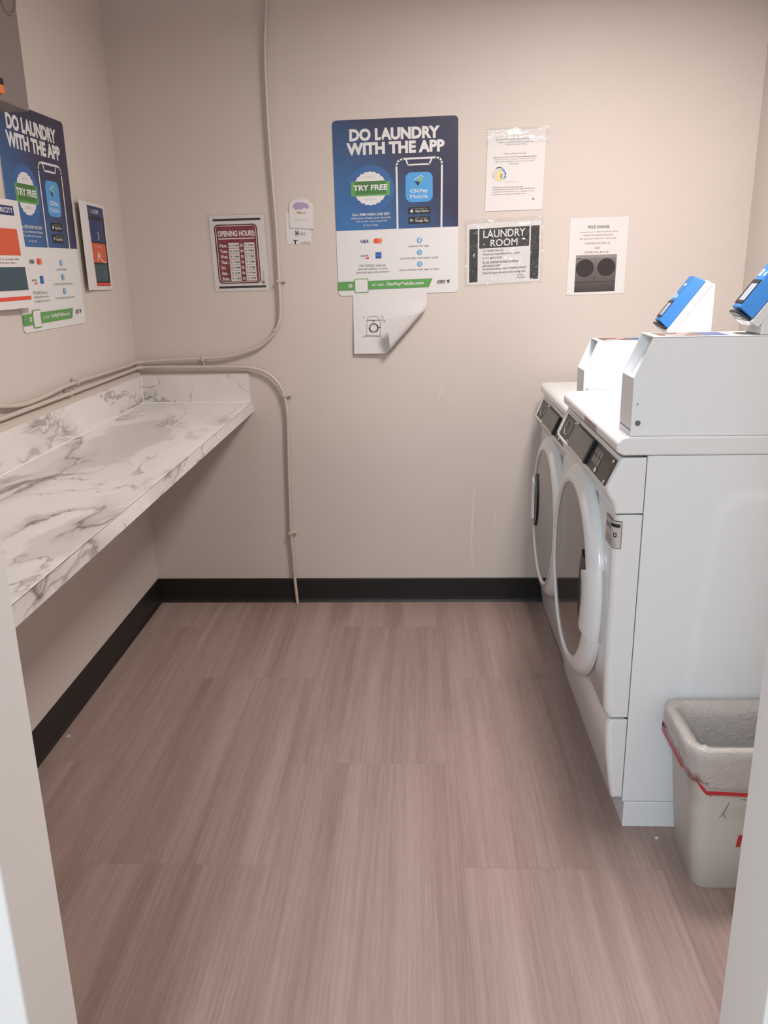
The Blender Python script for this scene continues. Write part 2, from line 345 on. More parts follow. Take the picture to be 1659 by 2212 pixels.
# ------------------------------------------------------------------ printed sheets
TXT = {}
def glyphs(s, bold):
    if (s, bold) not in TXT:
        c = bpy.data.curves.new('t', 'FONT'); c.body = s; c.size = 1; c.offset = bold; c.resolution_u = 3
        o = bpy.data.objects.new('t', c); COL.objects.link(o)
        dg = bpy.context.evaluated_depsgraph_get(); me = bpy.data.meshes.new_from_object(o.evaluated_get(dg))
        vs = [(p.co.x, p.co.y) for p in me.vertices]; fs = [tuple(p.vertices) for p in me.polygons]
        bpy.data.objects.remove(o); bpy.data.curves.remove(c); bpy.data.meshes.remove(me)
        x0, x1 = min(v[0] for v in vs), max(v[0] for v in vs); y0, y1 = min(v[1] for v in vs), max(v[1] for v in vs)
        TXT[s, bold] = ([((a-x0)/(x1-x0), 1-(b-y0)/(y1-y0)) for a, b in vs], fs)
    return TXT[s, bold]
class Sheet:
    """canvas of W x H units, x right and y down, laid on a surface by fn(u, v, lift)"""
    def __init__(s, W, H, fn, org, grid=1):
        s.W, s.H, s.fn, s.q, s.uv, s.mats, s.k, s.grid = W, H, fn, MB(org), [], [], 0, grid
    def mi(s, m):
        if m not in s.mats: s.mats.append(m)
        return s.mats.index(m)
    def put(s, pts, fs, m, lift=None):
        s.k += 1; n = .0003+.000035*s.k if lift is None else lift
        s.q.add([s.fn(x/s.W, y/s.H, n) for x, y in pts], fs, s.mi(m)); s.uv += [(x/s.W, 1-y/s.H) for x, y in pts]
    def poly(s, pts, m): s.put(pts, [tuple(range(len(pts)))], m)
    def rect(s, x0, y0, x1, y1, m, n=None, lift=None):
        n = n or s.grid
        P = [(x0+(x1-x0)*i/n, y0+(y1-y0)*j/n) for j in range(n+1) for i in range(n+1)]
        s.put(P, [(j*(n+1)+i, j*(n+1)+i+1, (j+1)*(n+1)+i+1, (j+1)*(n+1)+i) for j in range(n) for i in range(n)], m, lift)
    def rr(s, x0, y0, x1, y1, r):
        P = []
        for cx, cy, a in ((x1-r, y0+r, -90), (x1-r, y1-r, 0), (x0+r, y1-r, 90), (x0+r, y0+r, 180)):
            P += [(cx+r*math.cos(R(a+15*i)), cy+r*math.sin(R(a+15*i))) for i in range(7)]
        return P
    def rrect(s, x0, y0, x1, y1, r, m): s.poly(s.rr(x0, y0, x1, y1, r), m)
    def disc(s, x, y, r, m, n=24, ry=None): s.poly([(x+r*math.cos(2*math.pi*i/n), y+(ry or r)*math.sin(2*math.pi*i/n)) for i in range(n)], m)
    def line(s, P, wd, m, close=False):
        if close: P = P+[P[0]]
        vs, fs = [], []
        for (x0, y0), (x1, y1) in zip(P, P[1:]):
            L = math.hypot(x1-x0, y1-y0) or 1; nx, ny = -(y1-y0)/L*wd/2, (x1-x0)/L*wd/2; tx, ty = (x1-x0)/L*wd*.25, (y1-y0)/L*wd*.25; b = len(vs)
            vs += [(x0+nx-tx, y0+ny-ty), (x0-nx-tx, y0-ny-ty), (x1-nx+tx, y1-ny+ty), (x1+nx+tx, y1+ny+ty)]; fs.append((b, b+1, b+2, b+3))
        s.put(vs, fs, m)
    def text(s, t, x0, y0, x1, y1, m, bold=0, sh=0):
        vs, fs = glyphs(t, bold); s.put([(x0+(x1-x0)*a+sh*(1-b), y0+(y1-y0)*b) for a, b in vs], fs, m)
    def board(s, m, th, r=None):                 # the sheet itself, with its thickness
        if r:
            P = s.rr(0, 0, s.W, s.H, r); n = len(P)
            s.q.add([s.fn(x/s.W, y/s.H, l) for l in (0, th) for x, y in P], [tuple(range(n)), tuple(range(n, 2*n))]+[(i, (i+1) % n, n+(i+1) % n, n+i) for i in range(n)], s.mi(m))
            s.uv += [(x/s.W, 1-y/s.H) for x, y in P]*2
        else:
            s.rect(0, 0, s.W, s.H, m, lift=th); s.rect(0, 0, s.W, s.H, m, lift=0)
    def build(s, name, parent=None): return s.q.build(name, s.mats, parent, uv=s.uv)
def on_back(x0, z0, x1, z1, lift=0, skew=(0, 0)):   # flat on the back wall, corner to corner
    return lambda u, v, n: (x0+(x1-x0)*u+skew[0]*v, D-.0006-lift-n, z0+(z1-z0)*v+skew[1]*u)
def on_left(y0, z0, y1, z1, lift=0):
    return lambda u, v, n: (XL+.0006+lift+n, y0+(y1-y0)*u, z0+(z1-z0)*v)
def film(parent, fn, org, name='laminate_film', x0=-.04, y0=-.04, x1=1.04, y1=1.04, lift=.0035, n=14, amp=.0012, m=None):
    q = MB(org); P = [(x0+(x1-x0)*i/n, y0+(y1-y0)*j/n) for j in range(n+1) for i in range(n+1)]
    q.add([fn(u, v, lift+amp*math.sin(i*.9+j*.6)*math.cos(j*1.1)+amp*.6*math.sin(j*2.3+i*.3)) for (u, v), (j, i) in zip(P, [(j, i) for j in range(n+1) for i in range(n+1)])],
          [(j*(n+1)+i, j*(n+1)+i+1, (j+1)*(n+1)+i+1, (j+1)*(n+1)+i) for j in range(n) for i in range(n)], 0, True)
    return q.build(name, m or FILM, parent)

def app_poster(fn, org, label):
    s = Sheet(269, 383, fn, org); s.board(WHITE, .0022, 9); s.k = 62
    top = s.rr(0, 0, 269, 40, 9)
    s.poly([p for p in top if p[1] < 21]+[(0, 236), (269, 236)][::1] if 0 else [p for p in top if p[1] <= 9.1 and p[0] > 100]+[(269, 236), (0, 236)]+[p for p in top if p[1] <= 9.1 and p[0] < 100], GRAD)
    s.disc(78, 148, 52, HALO, 40)
    s.text('DO LAUNDRY', 36, 19, 230, 45, WHITE, .05); s.text('WITH THE APP', 29, 48, 240, 74, WHITE, .05)
    n = 60; s.poly([(78+(34+3.2*abs(math.sin(i*math.pi*22/n/1.0)))*math.cos(2*math.pi*i/n), 146+(34+3.2*abs(math.sin(i*math.pi*22/n)))*math.sin(2*math.pi*i/n)) for i in range(n)], WHITE)
    s.poly([(36, 131), (121, 131), (121, 162), (36, 162)], GREEN); s.poly([(45, 130), (112, 130), (112, 158), (45, 158)], DGREEN)
    s.text('TRY FREE', 41, 138, 116, 150, WHITE, .035); s.text('BONUS', 67, 119, 89, 123.5, INK3); s.text('BONUS', 67, 167, 89, 171.5, INK3)
    s.text('Get a FREE WASH AND DRY', 37, 199, 120, 205, WHITE, .015); s.text('when you create your account.', 34, 207, 122, 213.5, WHITE)
    s.text('No credit card required', 45, 215, 112, 220, WHITE); s.text('to try it out.', 61, 223, 94, 229, WHITE)
    s.line([(136, 236), (136, 100), (138, 93), (143, 88), (150, 86), (222, 85.5), (229, 87.5), (233, 93), (234, 100), (232.5, 236)], 4, WHITE)
    s.line([(156, 86), (161, 99), (207, 99), (213, 86)], 3.4, WHITE)
    s.rrect(155, 115, 214, 179, 13, ICON)
    s.poly([(174, 131), (190, 121), (184, 135)], SKYB); s.line([(174, 131), (189, 122), (194, 126)], 1.2, WHITE)
    s.poly([(185, 126), (193, 127), (188, 138), (184, 142)], LGREEN); s.poly([(174, 134), (187, 136), (182, 145)], NAVY)
    s.text('CSCPay', 165, 151, 203, 161, WHITE, .02); s.text('Mobile', 165, 163, 203, 171, WHITE)
    for y, a, b in ((190, 'Download on the', 'App Store'), (211, 'GET IT ON', 'Google Play')):
        s.rrect(160, y, 208, y+15.5, 2.5, INK); s.text(a, 175, y+2.6, 201, y+4.8, INK3); s.text(b, 175, y+6.3, 204, y+12.8, WHITE, .01)
    s.disc(167.5, 198.8, 3, WHITE); s.poly([(167.6, 195), (169.6, 192.6), (169.8, 194.2)], WHITE)
    s.poly([(164, 214.5), (171.5, 218.6), (164, 222.8)], SKYB); s.poly([(168, 216.7), (171.5, 218.6), (168, 220.6)], YELW); s.poly([(164, 222.8), (168, 220.6), (167, 219.5)], REDO)
    s.text('VISA', 52, 257.5, 71, 265, DBLUE, .02, 1.5); s.disc(88, 261, 5.6, REDO); s.disc(96, 261, 5.6, ORNG); s.poly([(92, 257.2), (93.4, 261), (92, 264.8), (90.6, 261)], ORG2)
    s.text('DISCOVER', 53, 292, 70, 295, INK, .02); s.poly([(60, 299), (71, 296.5), (71, 301)], REDO); s.rect(86, 286.5, 99, 300, AMEX); s.text('AMEX', 87.5, 291.5, 97.5, 295, SKYB)
    s.text('PAY EASILY and use', 50, 313, 108, 318.2, INK2); s.text('auto-fill options to save', 46, 320.6, 112, 326.2, INK2); s.text('time and give you control.', 42, 328, 116, 334, INK2)
    for y, a, x0, x1, b in ((263, '1', 161, 206, 'Launch the app.'), (290, '2', 141, 226, 'Load laundry and select cycle.'), (316, '3', 139, 228, 'Scan machine with app to start.')):
        s.disc(184, y, 5.8, SKYB); s.text(a, 182.4, y-3.6, 185.8, y+3.6, WHITE, .02); s.text(b, x0, y+10, x1, y+15.5, INK2)
    s.poly([(0, 351), (212, 350), (204, 369), (0, 370.5)], GREEN)
    s.rrect(37, 345, 68, 377, 2, GREEN); s.rrect(38.6, 346.6, 66.4, 375.4, 1.4, WHITE)
    s.rrect(23.5, 357, 31.5, 364.5, 1.5, WHITE); s.disc(27.5, 360.8, 2.1, GREEN)
    s.text('or visit', 76, 356, 103, 363.4, WHITE); s.text('GetPayMobile.com', 109, 355.5, 192, 364.8, WHITE, .022)
    s.text('CSC', 222, 354.5, 240, 360.5, INK, .03, 1.4); s.line([(222, 363), (240, 363)], .6, REDO)
    s.poly([(244, 355), (249, 353.5), (251, 357), (247, 362.5)], TEAL); s.poly([(247, 353), (251, 354), (249, 358)], SKYB)
    return tag(s.build('app_poster'), label, 'poster')
PX, PZ, PW, PH = -.2972, 1.8552, .447, .6066
app_poster(on_back(PX-.002, PZ-.003, PX+PW+.001, PZ-.003-PH, skew=(.004, .008)), (PX, D, PZ), 'blue and white laundry app poster on the back wall above the drawn washer sheet')
app_poster(on_left(2.7717-PW, 1.7964, 2.7717, 1.7964-PH), (XL, 2.55, 1.8), 'blue and white laundry app poster on the left wall under the grey box')

# opening hours
fn = on_back(-.770, 1.541, -.564, 1.2695, skew=(.007, .002)); o_ = (-.66, D, 1.4)
s = Sheet(124, 170, fn, o_); s.board(PAPER, .0008); s.k = 20
s.rect(9, 7.5, 116, 12.5, INK); s.rect(9, 158.5, 117, 163.5, INK)
s.rrect(10, 20, 107, 153, 9, MARO2); s.line(s.rr(13.5, 23.5, 103.5, 149.5, 6.5), 1.4, PAPER, True); s.rrect(15, 25, 102, 148, 5, MARO)
s.text('OPENING HOURS:', 17, 34, 101, 47, PAPER, .045); s.rect(18, 50.5, 100, 53, PAPER)
for i, d in enumerate(('Mon.', 'Tues.', 'Wed.', 'Thur.', 'Fri.', 'Sat.', 'Sun.')):
    y = 63+12.4*i; w_ = {'Fri.': 10, 'Sat.': 13}.get(d, 17)
    s.text(d, 19, y, 19+w_, y+8, PAPER, .04); s.rect(39, y-1.8, 63, y+9.6, PAPER); s.text(('9' if d == 'Sun.' else '8')+' AM', 41, y+1.6, 61, y+6.6, INK2, .02)
    s.text('to', 65.5, y, 71.5, y+7.4, PAPER, .04); s.rect(74, y-1.8, 98, y+9.6, PAPER); s.text('9 PM', 75.5, y+1.6, 95.5, y+6.6, INK2, .02)
s.rect(108.5, 148, 115, 154, mat('print_olive', srgb(120, 115, 80), .5)); s.line([(112, 128), (112, 146)], .6, INK3); s.line([(114, 126), (114, 146)], .6, INK3)
o = tag(s.build('opening_hours_sign'), 'laminated sheet with maroon opening hours table, left of the vertical cable', 'sign')
film(o, fn, o_, x0=-.05, y0=-.02, x1=1.05, y1=1.02)

# notice taped above the laundry room sign
fn = on_back(.257, 1.808, .464, 1.5365, lift=.001, skew=(-.007, .003)); o_ = (.36, D, 1.67)
s = Sheet(132, 182, fn, o_, 6); s.board(PAPER, .0008); s.k = 20
ln = lambda t, x0, x1, y, h, m=INK2, b=0: s.text(t, x0, y, x1, y+h, m, b)
ln('Please Practice Laundry Room Etiquette During', 17, 113, 19, 4.6); ln('and social distancing for yourself and', 26, 103, 25.5, 4); ln('Community and Others', 41, 90, 31, 4.4)
ln('How to Protect Yourself', 40, 89, 50.5, 4.6); ln('Older adults and people who have severe underlying conditions', 14, 113, 59, 3.4, INK, .01)
ln('conditions like heart or lung disease or diabetes seem to be at', 16, 111, 64, 3.2); ln('higher risk for developing more serious complications from', 19, 108, 69, 3.2); ln('COVID-19 illness.', 50, 74, 74.5, 3)
s.disc(30, 99, 15, mat('print_pale_rose', srgb(205, 195, 190), .6), 28); s.poly([(31, 87), (27, 97), (25, 113), (34, 114), (35, 95)], YELW)
s.line([(22, 85), (28, 83), (34, 84)], 2.2, TEAL); s.line([(34, 84), (40, 90), (44, 97), (44, 104), (41, 109)], 3.4, SKYB); s.rect(15, 99, 18, 106, INK3); s.rect(33, 99, 36, 108, INK2); s.disc(34.5, 99, 1.6, INK2)
ln('Stay home if you are sick', 46, 75, 115, 2.6, INK3); ln('Avoid close contact with people who are sick', 16, 86, 127, 3, INK, .008); ln('Put distance between yourself and other people if COVID-19 is', 16, 113, 131.5, 3.4, INK2, .01)
ln('is spreading in your community. This is especially important', 16, 112, 137, 3.2); ln('for people who are at higher risk of getting very sick.', 16, 94, 142.5, 3.4); s.disc(111, 157, 2.2, INK2); s.rect(109, 155.5, 113, 159, INK2)
o = tag(s.build('etiquette_notice'), 'white printed notice with small round picture, taped above the laundry room sign', 'notice')
film(o, fn, o_, 'tape', -.02, -.03, 1.05, .17, .004, 12, .0016)

# laundry room sign
fn = on_back(.185, 1.4935, .458, 1.2765, skew=(.001, .011)); o_ = (.32, D, 1.38)
s = Sheet(165, 137, fn, o_); s.board(PAPER, .0008); s.k = 20
s.rect(6, 12, 25, 131, INK); s.rect(142, 12, 161, 131, INK); s.rrect(28, 12, 139, 56, 2, INK)
s.text('LAUNDRY', 37, 16, 130, 33, WHITE, .012); s.text('ROOM', 53, 37, 113, 53, WHITE, .012)
for y, x1, t_ in ((59, 82, 'For resident use only'), (67, 118, 'We are not responsible for lost, stolen'), (75, 79, 'or damaged articles'), (84, 115, 'Do not overload machines so clothes'), (92, 77, 'will not be as clean'), (100, 134, 'Be courteous,please remove clothes promptly'), (109, 132, 'Clean lint tray at the end of each drying cycle')):
    s.text(t_, 36, y, x1, y+6.4, INK, .008)
s.text('Thanks', 114, 118, 127, 121.6, INK2, .01); s.text('The Staff', 114, 123.5, 131, 127.5, INK2, .01)
o = tag(s.build('laundry_room_sign'), 'black and white LAUNDRY ROOM rules sign in shiny film', 'sign')
film(o, fn, o_, x0=-.03, y0=-.07, x1=1.03, y1=1.03, amp=.0016)

# price change notice
fn = on_back(.563, 1.507, .774, 1.235, skew=(-.003, .003)); o_ = (.67, D, 1.37)
s = Sheet(130, 175, fn, o_); s.board(PAPER, .0008); s.k = 20
s.text('PRICE CHANGE', 40, 18, 88, 24.5, INK, .015)
for y, x0, x1, t_ in ((31, 22, 107, 'Starting February 15, 2020 there will be a PRICE'), (38, 31, 97, 'CHANGE ON WASHERS AND DRYERS'), (46, 23, 105, 'FOR QUESTIONS PLEASE CALL 1-800-421-2020'), (56, 35, 92, 'WASHERS WILL BE $1.25'), (66, 58, 69, 'AND'), (76, 36, 89, 'DRYERS WILL BE $1.00')):
    s.text(t_, x0, y, x1, y+(4.6 if y > 50 else 3.4), INK2, .01)
s.rect(17, 84, 109, 169, WASH, 4); s.rect(17, 84, 109, 91, mat('photo_highlight', srgb(135, 130, 128), .5)); s.disc(38.5, 114, 20.5, mat('photo_dark', srgb(42, 32, 34), .5), 32); s.disc(86.5, 113, 20.5, MATS['photo_dark'], 32)
s.line([(17, 146.5), (109, 145.5)], 1.2, MATS['photo_dark']); s.line([(62, 91), (62, 146)], .8, MATS['photo_dark']); s.line([(18, 92), (30, 92)], 1.6, INK)
tag(s.build('price_change_notice'), 'white PRICE CHANGE sheet with photo of two washers, rightmost on the back wall', 'notice')

# the little handwritten notes right of the cable
fn = on_back(-.483, 1.5475, -.389, 1.436, skew=(.0, -.003)); o_ = (-.43, D, 1.5)
s = Sheet(56, 67, fn, o_); s.board(PAPER, .0008); s.k = 20
s.text('H', 20.5, 38, 27, 49.5, INK, .04); s.text('appy', 29, 42, 43, 49, INK2); s.text('T', 14, 58, 25, 66.5, INK, .03); s.text('oday!', 30, 60, 54, 67, INK2)
tag(s.build('paper_note'), 'small white paper lettered in black, hanging below the lilac-topped card', 'note')
fn = on_back(-.470, 1.598, -.378, 1.490, lift=.0025, skew=(.0, -.003)); o_ = (-.43, D, 1.55)
s = Sheet(55, 64, fn, o_); P = [(1, 24), (3, 12), (12, 4), (18, 1.5), (26, 0), (38, 1), (46, 5), (54, 13), (55, 22), (54, 64), (1, 63)]
s.q.add([fn(x/55, y/64, l) for l in (0, .001) for x, y in P], [tuple(range(11)), tuple(range(11, 22))]+[(i, (i+1) % 11, 11+(i+1) % 11, 11+i) for i in range(11)], s.mi(PAPER)); s.uv += [(0, 0)]*22; s.k = 24
s.poly([(8, 19), (13, 12), (20, 9), (32, 9), (42, 12), (46, 18), (42, 23), (35, 20), (28, 24), (20, 23), (17, 27), (13, 22)], PURP)
for x in (22, 31): s.disc(x, 3.6, 1.2, TAN, 10)
s.poly([(16, 30), (24, 27), (31, 31), (38, 28), (36, 33), (20, 33)], TAN); s.text('thank you', 12, 43, 40, 48, INK3); s.line([(3, 52), (2, 62), (53, 63)], .5, INK3)
tag(s.build('paper_card'), 'small white card with scalloped top and lilac drawing, over the lettered paper', 'card')

# washer drawing hanging below the poster, its lower corner rolled forward
x0, z0, pu = -.241, 1.256, .279/168
nx, nz = .736, .677; rr_ = .022
def fn(u, v, n):
    x, y = u*168, v*136; d = ((x-154)*nx+(y-30)*nz)*pu; by = .003+.012*max(0, v-.1)+.005*math.sin(3*u)*v
    if d <= 0: return (x0+x*pu, D-by-n, z0-y*pu)
    a = d/rr_; am = 2.75
    if a < am: bx, bz, cs, sn = rr_*math.sin(a), rr_*(1-math.cos(a)), math.cos(a), math.sin(a)
    else: e_ = d-am*rr_; bx, bz, cs, sn = rr_*math.sin(am)+e_*math.cos(am), rr_*(1-math.cos(am))+e_*math.sin(am), math.cos(am), math.sin(am)
    k_ = bx-d-n*sn
    return (x0+x*pu+k_*nx, D-by-bz-n*cs, z0-y*pu-k_*nz)
s = Sheet(168, 136, fn, (-.15, D, 1.15), 30); s.rect(0, 0, 168, 136, PAPER, lift=0); s.q.sm = [True]*len(s.q.sm); s.k = 2
dx, dy = -762+1, -640+11
W_ = lambda P: [(x+dx, y+dy) for x, y in P]
s.line(W_([(792, 689), (791, 726), (822, 727), (822, 690)]), .9, INK2, True); s.line(W_([(792, 688), (796, 682), (815, 681), (821, 689)]), .9, INK2)
s.line(W_([(792, 690), (822, 690)]), 1.6, INK2); s.line(W_([(791, 724), (822, 725)]), 1.4, INK2); s.line(W_([(804, 692), (810, 692)]), 1.5, INK)
C_ = lambda r, a=0, b=360: [(807+dx+r*math.cos(R(t_)), 707+dy+r*math.sin(R(t_))) for t_ in range(a, b+1, 15)]
s.line(C_(9.6), 1.7, INK); s.line(C_(7.6), .7, INK2); s.line(C_(10.4, -40, 60), 2, NAVY); s.line(C_(10.4, 120, 180), 2, NAVY)
s.line(W_([(816, 706), (823, 706)]), 1.6, NAVY); s.line(W_([(824, 703), (826, 688), (828, 679)]), .9, PINK); s.line(W_([(826, 680), (832, 690), (823, 690)]), .8, PINK)
s.line(W_([(782, 727), (791, 721), (790, 727), (782, 727)]), .9, PINK); s.line(W_([(783, 684), (786, 682), (784, 686)]), .8, INK2); s.line(W_([(830, 690), (834, 693), (831, 695)]), 1, INK2); s.line(W_([(841, 697), (845, 696)]), 1.4, INK2)
o = tag(s.build('drawing_sheet'), 'white sheet with drawn washing machine and curled corner, hanging under the poster', 'drawing')

# left wall flyers
fn = lambda u, v, n: (XL+.006+n+.012*math.sin(u*2.2)+.010*v, 2.148+.216*u, 1.540-.2795*v)
s = Sheet(216, 279, fn, (XL, 2.25, 1.4), 10); s.rect(0, 0, 216, 279, PAPER, lift=0); s.k = 4
s.rect(20, 16, 176, 40, DBLUE); s.text('ELECTRICITY', 40, 21, 170, 34, WHITE, .02)
s.rect(10, 74, 176, 142, ORG2); s.poly([(30, 142), (110, 92), (176, 112), (176, 142)], ORNG); s.text('if it smells like', 60, 149, 160, 154, INK2); s.text('smoke leave', 60, 158, 140, 163, INK2)
s.rect(10, 172, 188, 232, TEAL); s.poly([(10, 232), (70, 180), (150, 190), (188, 232)], TEAL2); s.rect(10, 248, 196, 258, REDO)
tag(s.build('safety_flyer'), 'white flyer with orange and teal pictures, overlapping the poster on the left wall', 'flyer')
def fn(u, v, n):
    off_ = .014*max(0, 1-u/.42)**1.4+.003+.008*math.sin(3.1*u)*(1-v*.5)
    return (XL+off_+n, 2.792+.262*u+.004*v, 1.575-.282*v-.006*u)
s = Sheet(216, 279, fn, (XL, 2.95, 1.43), 14); s.rect(0, 0, 216, 279, PAPER, lift=0); s.q.sm = [True]*len(s.q.sm); s.k = 4
q0 = lambda v: 66+20*v
def strip(v0, v1, u1, m, pad=0): s.put([(q0(v0+(v1-v0)*j/6)+pad+(u1-q0(v0+(v1-v0)*j/6)-pad)*i/8, 279*(v0+(v1-v0)*j/6)) for j in range(7) for i in range(9)], [(j*9+i, j*9+i+1, (j+1)*9+i+1, (j+1)*9+i) for j in range(6) for i in range(8)], m)
strip(.035, .955, 200, INK); strip(.035, .15, 200, DBLUE); s.text('PAID LOOPS', 78, 20, 150, 33, WHITE, .02); s.line([(66, 43), (198, 43)], 1, SKYB)
strip(.19, .44, 182, DBLUE); s.line([(130, 90), (137, 104), (131, 116)], 4, WHITE); strip(.455, .68, 186, ORG2); s.poly([(116, 180), (140, 150), (182, 138), (186, 188), (150, 170)], ORNG); s.poly([(110, 182), (118, 152), (140, 178), (182, 184), (160, 190)], WHITE)
s.text('if this happens', 100, 135, 150, 140, WHITE); strip(.70, .90, 182, TEAL); s.poly([(110, 205), (150, 212), (170, 250), (140, 238)], SKYB); strip(.915, .95, 200, REDO)
o = tag(s.build('safety_flyer'), 'dark blue and orange flyer curling off the left wall near the corner', 'flyer')

# ------------------------------------------------------------------ grey electrical box, upper left
bx1 = XL+.10; e = empty('electrical_box', (XL, 2.05, 1.752)); tag(e, 'dark grey metal electrical box high on the left wall above the poster', 'electrical box')
O = (XL, 2.05, 1.752)
q = MB(O); q.box(XL, bx1, 1.76, 2.318, 1.752, 2.32); q.build('box_body', GREY, e, bevel=.003, seg=2)
q = MB(O); q.latheX([(.045, bx1-.001), (.045, bx1+.003), (.041, bx1+.005), (.037, bx1+.003), (.037, bx1-.001)], 2.268, 2.005, n=40); q.build('knockout_ring', GREY, e)
q = MB(O); q.box(bx1, bx1+.012, 2.06, 2.164, 1.765, 1.785); q.box(bx1, bx1+.012, 2.10, 2.166, 1.785, 1.80, 1); q.build('orange_tag', [ORNG, BLACK], e, bevel=.002, seg=1)

# ------------------------------------------------------------------ laundry machines
def machine(name, label, d, hs, plinth, stickers):
    dx, dy, dz = d; B = (.5+dx, 2.119+dy, 0); e = empty(name, B); tag(e, label, name.split('_')[-1], None)
    org = Vector((.5, 2.119, -dz))               # machine drawn in the near dryer's own coordinates
    def nb(): return MB(org)
    def put(q, nm, m, par=None, bevel=0, seg=3, clamp=True, wfn=None):
        o = q.build(nm, m, None, bevel, seg, clamp=clamp, wfn=wfn); o.location = (0, 0, 0); o.parent = par or e; return o
    Y0, Y1, XB = 1.783, 2.455, 1.17
    zb = .074 if plinth else .0725
    q = nb(); q.box(.5, XB, Y0, Y1, zb, .949)
    q2 = nb(); q.box(.492, .5, Y0+.004, Y1-.004, zb+.01, .945, 1); put(q, 'cabinet', [ENAMEL, BLACK], bevel=.0025, seg=2)
    q = nb(); P = [(.610, .12), (.612, .30), (.618, .42), (.626, .55), (.638, .70), (.648, .80), (.654, .83), (.664, .853), (.680, .868), (.700, .876), (.73, .879), (1.16, .879), (1.16, .12)]
    for i in range(6):
        f0, f1 = i/6, (i+1)/6; sh = lambda f_: [(cx_+(x-cx_)*(1-.085*f_), cz_+(z-cz_)*(1-.075*f_), ) for x, z in P]
        cx_, cz_ = .95, .42; h_ = lambda f_: Y0-.0001-.0045*(.5-.5*math.cos(math.pi*f_)); n_ = len(P)
        q.add([(x, h_(f0), z) for x, z in sh(f0)]+[(x, h_(f1), z) for x, z in sh(f1)], [(j, (j+1) % n_, n_+(j+1) % n_, n_+j) for j in range(n_)], 0, True)
    q.add([(x, h_(1), z) for x, z in sh(1)], [tuple(range(n_))]); put(q, 'side_emboss', ENAMEL)
    WF = lambda m_, d_: .05 if m_.x > .495 else (.10 if abs(d_.x) > .03 and abs(d_.z) < .012 else (.12 if abs(d_.y) > .3 else 1.0))
    # lower front, curved toe panel, control hood, lid
    q = nb(); q.prism([(.498, .308), (.452, .308), (.4405, .325), (.438, .45), (.437, .6), (.4365, .78), (.440, .8145), (.498, .8145)], Y0, Y1)
    put(q, 'front_panel', PLASTIC, bevel=.018, seg=6, clamp=False, wfn=WF)
    q = nb(); q.prism([(.498, .302), (.455, .302), (.448, .285), (.455, .20), (.466, .12), (.474, .079), (.498, .078)], Y0, Y1)
    put(q, 'toe_panel', PLASTIC, bevel=.015, seg=5, clamp=False, wfn=WF)
    q = nb(); q.prism([(.498, .818), (.4365, .818), (.434, .83), (.430, .842), (.418, .861), (.4145, .868), (.414, .876), (.4405, .9375), (.444, .945), (.498, .945)], Y0, Y1)
    put(q, 'control_hood', PLASTIC, bevel=.010, seg=4, wfn=WF)
    q = nb(); q.prism([(.444, .9495), (.440, .953), (.431, .958), (.430, .978), (.438, .9875), (.452, .992), (XB, .992), (XB, .9495)], Y0-.003, Y1+.001)
    put(q, 'lid', PLASTIC, bevel=.009, seg=4)
    # control strip on the sloping face
    nrm = Vector((-.0615, 0, .0265)).normalized(); A, Bv = Vector((.4145, 0, .8775)), Vector((.4395, 0, .9355))
    def pl(y, t, h): p_ = A+(Bv-A)*t+nrm*h; return (p_.x, y, p_.z)
    def plate(q, ya, yb, t0, t1, h0, h1, mi=0):
        q.add([pl(y, t_, h) for y in (ya, yb) for t_ in (t0, t1) for h in (h0, h1)], [(0, 1, 3, 2), (4, 6, 7, 5), (0, 4, 5, 1), (2, 3, 7, 6), (0, 2, 6, 4), (1, 5, 7, 3)], mi)
    q = nb(); plate(q, 1.798, 2.238, .0, 1.0, 0, .003)
    for y, t_ in ((1.808, .9), (1.808, .1), (2.232, .93), (2.232, .06)): plate(q, y-.004, y+.004, t_-.06, t_+.06, .003, .006, 1)
    cp = put(q, 'control_panel', [PANEL, STEEL], bevel=.0008, seg=1)
    q = nb(); plate(q, 2.012, 2.228, .04, .96, .003, .012); plate(q, 2.0, 2.012, .0, 1.0, .003, .012, 1); put(q, 'smoked_cover', [PANEL2, BLACK], cp, bevel=.0015, seg=1)
    q = nb()
    for a in range(3):
        for b in range(2): plate(q, 1.90+.026*a, 1.921+.026*a, .30+.32*b, .56+.32*b, .003, .0042, 0)
    for j in range(13): q.add([pl(1.908+.011*math.cos(2*math.pi*i/12), .16+.10*math.sin(2*math.pi*i/12), .0046) for i in range(12)], [tuple(range(12))], 1) if j == 0 else None
    put(q, 'buttons', [mat('button_grey', (.13, .12, .115), .4), STEEL], cp)
    q = nb(); plate(q, 2.250, 2.394, .0, 1.0, 0, .004); pass
    for ya, yb, t0, t1 in ((2.242, 2.250, -.08, 1.05), (2.394, 2.402, -.08, 1.05), (2.242, 2.402, -.10, -.02), (2.242, 2.402, 1.0, 1.06)): plate(q, ya, yb, t0, t1, 0, .006, 1)
    for y, t_ in ((2.258, .92), (2.258, .08), (2.386, .92), (2.386, .08)): plate(q, y-.004, y+.004, t_-.06, t_+.06, .004, .007, 2)
    kp = put(q, 'keypad', [PANEL, PLASTIC, STEEL], bevel=.0008, seg=1)
    q = nb(); K = [(2.288, .35), (2.288, .75), (2.294, .82), (2.346, .82), (2.352, .75), (2.352, .35), (2.335, .2), (2.305, .2)]
    for (a, b), (c_, d_) in zip(K, K[1:]+K[:1]): q.tube([pl(a, b, .0048), pl(c_, d_, .0048)], .0011, 6)
    put(q, 'keypad_emblem', LGREY, kp)
    q = nb(); q.box(.4315, .436, 2.165, 2.30, .8385, .849); put(q, 'badge', INK2, bevel=.001, seg=1)
